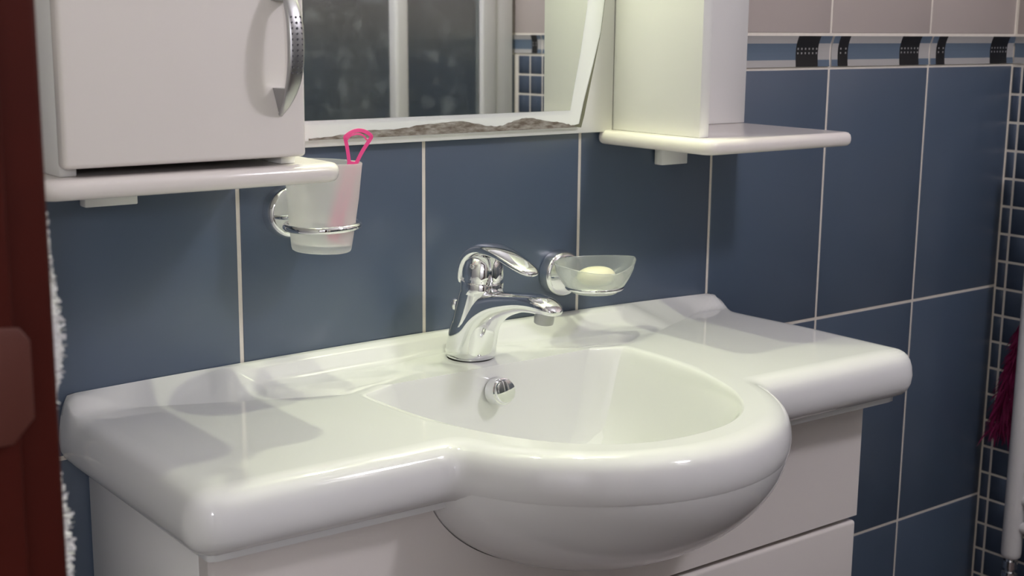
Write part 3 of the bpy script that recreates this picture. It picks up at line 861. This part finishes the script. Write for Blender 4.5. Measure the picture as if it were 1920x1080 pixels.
# ------------------------------------------------------------------ shower enclosure (seen in the mirror)
shw = empty('shower_enclosure', (1.1, -1.49, 0.0), 'shower enclosure with frosted sliding panes in white frames seen in the mirror', 'shower')
YS = -1.47
part_box('wall_profile', shw, (1.428, YS-0.045, 0.12), (XR-0.010, YS, 1.98), M_ALU, 0.003, 2)
part_box('door_stile', shw, (1.383, YS-0.030, 0.14), (1.4275, YS+0.004, 1.94), M_ALU, 0.006, 3)
part_box('door_stile', shw, (1.122, YS-0.030, 0.14), (1.160, YS+0.008, 1.94), M_ALU, 0.008, 3)
part_box('door_stile', shw, (0.720, YS-0.040, 0.14), (0.750, YS-0.012, 1.94), M_ALU, 0.004, 2)
part_box('corner_post', shw, (0.660, YS-0.045, 0.12), (0.705, YS, 1.98), M_ALU, 0.004, 2)
part_box('top_rail', shw, (0.660, YS-0.045, 1.98), (XR-0.010, YS, 2.02), M_ALU, 0.004, 2)
part_box('tray', shw, (0.660, YF+0.012, 0.0), (XR-0.010, YS+0.003, 0.12), M_CERAMIC, 0.008, 2)
part_box('glass_pane', shw, (1.160, YS-0.016, 0.14), (1.383, YS-0.011, 1.94), M_SHOWER)
part_box('glass_pane', shw, (0.750, YS-0.028, 0.14), (1.122, YS-0.023, 1.94), M_SHOWER)
part_box('glass_pane', shw, (0.680, YF+0.012, 0.14), (0.685, YS-0.046, 1.94), M_SHOWER)

# ------------------------------------------------------------------ door frame in the left wall and towel
dj = empty('door_1', (XL-0.075, DY0, 0), 'dark red brown wooden door frame in the left foreground', None); dj['kind'] = 'structure'
part_box('jamb', dj, (XL-0.165, DY0, 0.0), (XL+0.002, DY0+0.034, DZ), M_WOOD, 0.004, 3)
part_box('jamb', dj, (XL-0.165, DY1-0.034, 0.0), (XL+0.015, DY1, DZ), M_WOOD, 0.004, 3)
part_box('lintel', dj, (XL-0.165, DY1-0.034, DZ), (XL+0.015, DY0+0.034, DZ+0.034), M_WOOD, 0.004, 3)
part_box('door_stop', dj, (XL-0.165, DY0-0.010, 0.0), (XL-0.021, DY0-0.0002, DZ), M_WOOD, 0.003, 3)
# latch keeper plate with chamfered end
kp = [(-0.0600, 1.040), (-0.0260, 1.040), (-0.0150, 1.052), (-0.0150, 1.092), (-0.0200, 1.099), (-0.0600, 1.103)]
k_o = obj('keeper_plate', local(dj, prism('keeper_plate', [(XL+x, z) for x, z in kp], 'y', DY0-0.013, DY0-0.0102, M_WOOD2, 0.0008)), dj); tag(k_o, 'brown metal latch keeper plate')

# ------------------------------------------------------------------ white towel hanging just inside the doorway
def towel():
    rnd = random.Random(3)
    nz, ny = 90, 26; V, F = [], []
    rings = []
    for k in range(nz+1):
        z = 0.55+0.60*k/nz
        ring = []
        for i in range(ny):
            a = 2*PI*i/ny
            thick = 0.0055+0.0015*math.sin(z*31)+0.001*math.sin(z*77+1)
            ring.append((XL+0.0074+0.0020*math.cos((z-1.10)*37)+2*thick*math.cos(a), -0.640+0.028*math.sin(a), z))
        rings.append(ring)
    V, F = loft(rings, True, True, True)
    me = mesh('cloth', V, F, M_TOWEL, 60)
    return me
tw = empty('towel', (XL+0.01, -0.60, 0.55), 'white fluffy towel edge peeking past the dark door frame', 'towel')
obj('cloth', local(tw, towel()), tw)
def loops():
    rnd = random.Random(9); V, F = [], []
    for k in range(5200):
        z = rnd.uniform(0.56, 1.145); y = -0.640+rnd.uniform(-0.027, 0.027)
        s = math.sqrt(max(0, 1-((y+0.64)/0.028)**2))
        p = Vector((XL+0.0074+0.0020*math.cos((z-1.10)*37)+0.0110*s, y, z))
        d = Vector((1, rnd.uniform(-0.6, 0.6), rnd.uniform(-0.7, 0.7))).normalized()*rnd.uniform(0.0008, 0.0042)*(1.0+0.7*math.sin(z*60))
        u = Vector((0, rnd.uniform(-1, 1), rnd.uniform(-1, 1))).normalized()*0.0007
        b = len(V); V += [p-u, p+u, p+d+u, p+d-u]; F.append((b, b+1, b+2, b+3))
    return mesh('terry_loops', V, F, M_TOWEL, None, False)
lo2 = obj('terry_loops', local(tw, loops()), tw); lo2['kind'] = 'stuff'

# ------------------------------------------------------------------ pendant lamp of the room
cl = empty('pendant_lamp', (0.78, -1.28, ZC), 'white globe pendant lamp in the middle of the bathroom', 'lamp')
obj('base_plate', lathe('base_plate', [(0.0, 0.0), (0.05, 0.0), (0.05, -0.02), (0.0, -0.02)], M_RAD, 40), cl)
obj('cord', tube('cord', [(0, 0, -0.018), (0, 0, -0.20)], 0.004, M_RAD, 10), cl)
obj('glass_globe', lathe('glass_globe', [(0.012, -0.195), (0.045, -0.205), (0.07, -0.235), (0.08, -0.28), (0.07, -0.32), (0.04, -0.35), (0.0, -0.36)], M_LAMP2, 40), cl)
l = bpy.data.lights.new('pendant_bulb', 'POINT'); l.shadow_soft_size = 0.08; l.energy = ROOM_W; l.color = ROOM_COL
lo = bpy.data.objects.new('pendant_bulb', l); C.objects.link(lo); lo.parent = cl; lo.location = (0, 0, -0.46)

# unseen fill light added in the hallway to brighten the left side
hl = empty('hallway_fill', (-0.98, -2.25, ZC), 'added unseen fill light shaped as a pendant in the hallway outside the door', 'lamp')
obj('base_plate', lathe('base_plate', [(0.0, 0.0), (0.10, 0.0), (0.10, -0.02), (0.0, -0.02)], M_RAD, 40), hl)
obj('glass_globe', lathe('glass_globe', [(0.012, -0.60), (0.06, -0.62), (0.09, -0.66), (0.10, -0.70), (0.09, -0.74), (0.06, -0.78), (0.0, -0.795)], M_LAMP2, 40), hl)
obj('cord', tube('cord', [(0, 0, -0.018), (0, 0, -0.604)], 0.004, M_RAD, 10), hl)
l = bpy.data.lights.new('hallway_fill_light', 'POINT'); l.shadow_soft_size = 0.08; l.energy = HALL_FILL_W; l.color = HALL_FILL_COL
lo = bpy.data.objects.new('hallway_fill_light', l); C.objects.link(lo); lo.parent = hl; lo.location = (0, 0, -0.90)
